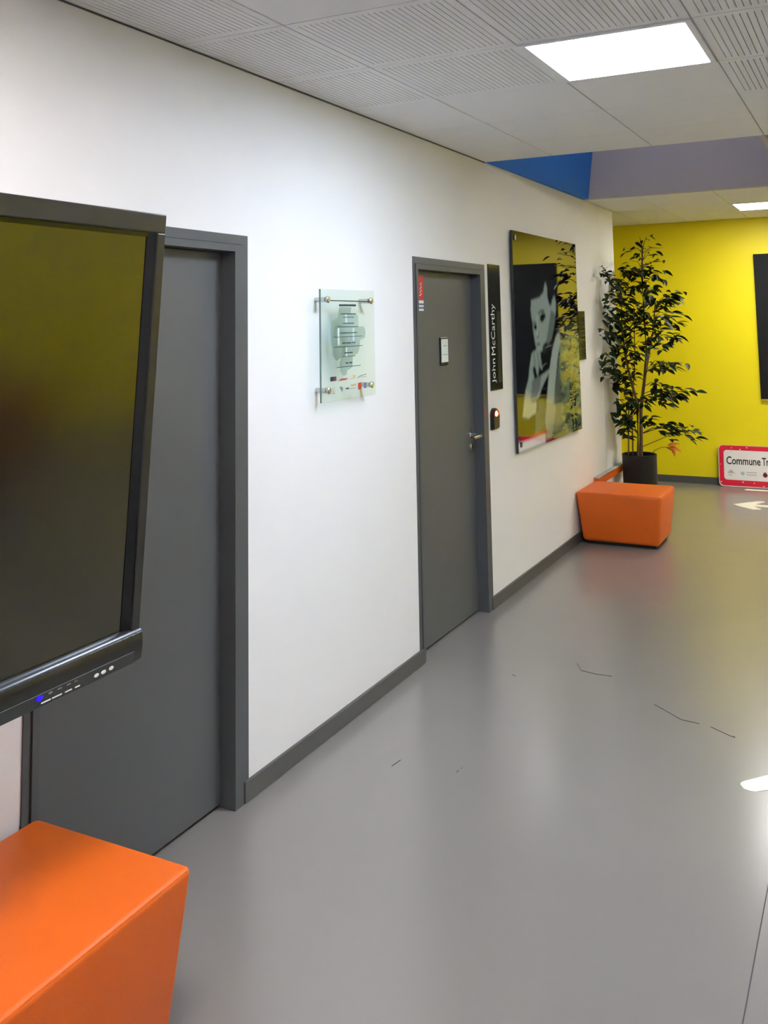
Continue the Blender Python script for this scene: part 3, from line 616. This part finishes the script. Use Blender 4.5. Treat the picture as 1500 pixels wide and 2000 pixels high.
for k, P in STEMS.items():
    P = [L(p) for p in P]; P[0] = (P[0][0], P[0][1], 0.47)
    r0, r1 = RAD[k]; n = len(P)
    m_ = MB(); m_.tube(P, [r0 + (r1 - r0) * i / (n - 1) for i in range(n)], 8); m_.build('stem', M_BARK, plant, True)
    for i in range(n - 1):
        for q in range(4): segs.append(Vector(P[i]).lerp(Vector(P[i + 1]), q / 4.0))
def leaf_mesh(ma):
    me = bpy.data.meshes.new('leaf'); n = 6; vs_, fs = [], []
    for i in range(n + 1):
        t_ = i / n; w_ = 0.5 * 0.42 * (math.sin(PI * t_ ** 0.85) ** 0.9 if 0 < t_ < 1 else 0.02); z = -0.22 * t_ * t_
        vs_ += [(t_, -w_, z + w_ * 0.35), (t_, 0, z), (t_, w_, z + w_ * 0.35)]
    for i in range(n):
        a = i * 3
        fs += [(a, a + 1, a + 4, a + 3), (a + 1, a + 2, a + 5, a + 4)]
    me.from_pydata(vs_, [], fs); me.materials.append(ma)
    for p in me.polygons: p.use_smooth = True
    return me
LM = [leaf_mesh(M_LEAF), leaf_mesh(M_LEAF), leaf_mesh(M_LEAF2)]
placed = []
rnd = random.Random(11)
def add_leaf(pos, d, size, roll):
    d = Vector(d).normalized(); s_ = d.cross(Vector((0, 0, 1)))
    if s_.length < 1e-3: s_ = Vector((0, 1, 0))
    s_.normalize(); u_ = s_.cross(d)
    M3 = Matrix((d, -s_, u_)).transposed() @ Matrix.Rotation(roll, 3, 'X')
    placed.append((Vector(pos), M3, size))
tw = 0
for ci, c in enumerate(CLUST):
    c = Vector(L(c)); top = c.z > 2.2
    best = min(segs, key=lambda s_: (s_ - c).length + (0.8 * max(0, s_.z - c.z + 0.05)))
    out = (c - best); out.z *= 0.4
    if out.length < 0.02: out = Vector((rnd.uniform(-1, 1), rnd.uniform(-1, 1), 0.1))
    out.normalize()
    mid = best.lerp(c, 0.5) + Vector((0, 0, 0.03))
    tip = c + out * 0.04; tip.x = max(tip.x, 0.03 - OX); mid.x = max(mid.x, 0.03 - OX)
    m_ = MB(); m_.tube([best, mid, c, tip], [0.0035, 0.0028, 0.002, 0.0012], 5); m_.build('branch', M_TWIG, plant, True)
    n = 3 if top else 14
    for k in range(n):
        f = rnd.uniform(0.55, 1.05)
        base_ = (mid.lerp(c, (f - 0.5) * 2) if f < 1 else tip) + Vector((rnd.uniform(-.045, .045), rnd.uniform(-.05, .05), rnd.uniform(-.05, .04)))
        a = rnd.uniform(-1.3, 1.3)
        d = Matrix.Rotation(a, 3, 'Z') @ out; base_ += out * rnd.uniform(0, 0.05); d.z = rnd.uniform(-0.55, 0.25)
        sz = rnd.uniform(0.072, 0.112) * (0.75 if top else 1)
        wx = base_.x + OX
        if wx < 0.045: base_.x = 0.045 - OX; wx = 0.045
        if wx + d.x * sz < 0.03: d.x = abs(d.x) * 0.4 + 0.1
        add_leaf(base_, d, sz, rnd.uniform(-0.6, 0.6))
placed.sort(key=lambda q: -q[2] / (q[0] + Vector((OX, OY, 0)) - CAM_POS).length)
for i, (p, M3, s_) in enumerate(placed[:300]):
    o = bpy.data.objects.new('leaf', LM[i % 3]); COL.objects.link(o); o.parent = plant
    o.matrix_local = Matrix.Translation(p) @ M3.to_4x4() @ Matrix.Scale(s_, 4)
vs_, fs = [], []
src = LM[0]
for (p, M3, s_) in placed[300:]:
    k0 = len(vs_)
    vs_ += [tuple(p + M3 @ (v.co * s_)) for v in src.vertices]; fs += [tuple(k0 + q for q in f.vertices) for f in src.polygons]
me = bpy.data.meshes.new('foliage'); me.from_pydata(vs_, [], fs); me.materials.append(M_LEAF)
o = bpy.data.objects.new('foliage', me); COL.objects.link(o); o.parent = plant; o['kind'] = 'stuff'
# the dried leaf on its long stalk
m_ = MB(); m_.tube([L((0.30, 8.72, 0.50)), L((0.36, 8.7, 0.566)), L((0.42, 8.7, 0.595)), L((0.47, 8.7, 0.60)), L((0.52, 8.7, 0.575))], [0.003, 0.0028, 0.0025, 0.002, 0.002], 6); m_.build('dry_stalk', M_TWIG, plant, True)
dl = leaf_mesh(M_DRY)
for (p, d, s_) in (((0.47, 8.70, 0.61), (1, 0.1, 0.35), 0.11), ((0.48, 8.69, 0.60), (1, -0.3, -0.1), 0.12), ((0.50, 8.70, 0.59), (0.6, 0, -0.9), 0.08), ((0.46, 8.70, 0.595), (1, 0.2, -0.35), 0.10)):
    add_leaf(L(p), d, s_, 0.5); q = placed.pop()
    o = bpy.data.objects.new('dry_leaf', dl); COL.objects.link(o); o.parent = plant
    o.matrix_local = Matrix.Translation(q[0]) @ q[1].to_4x4() @ Matrix.Scale(q[2], 4)
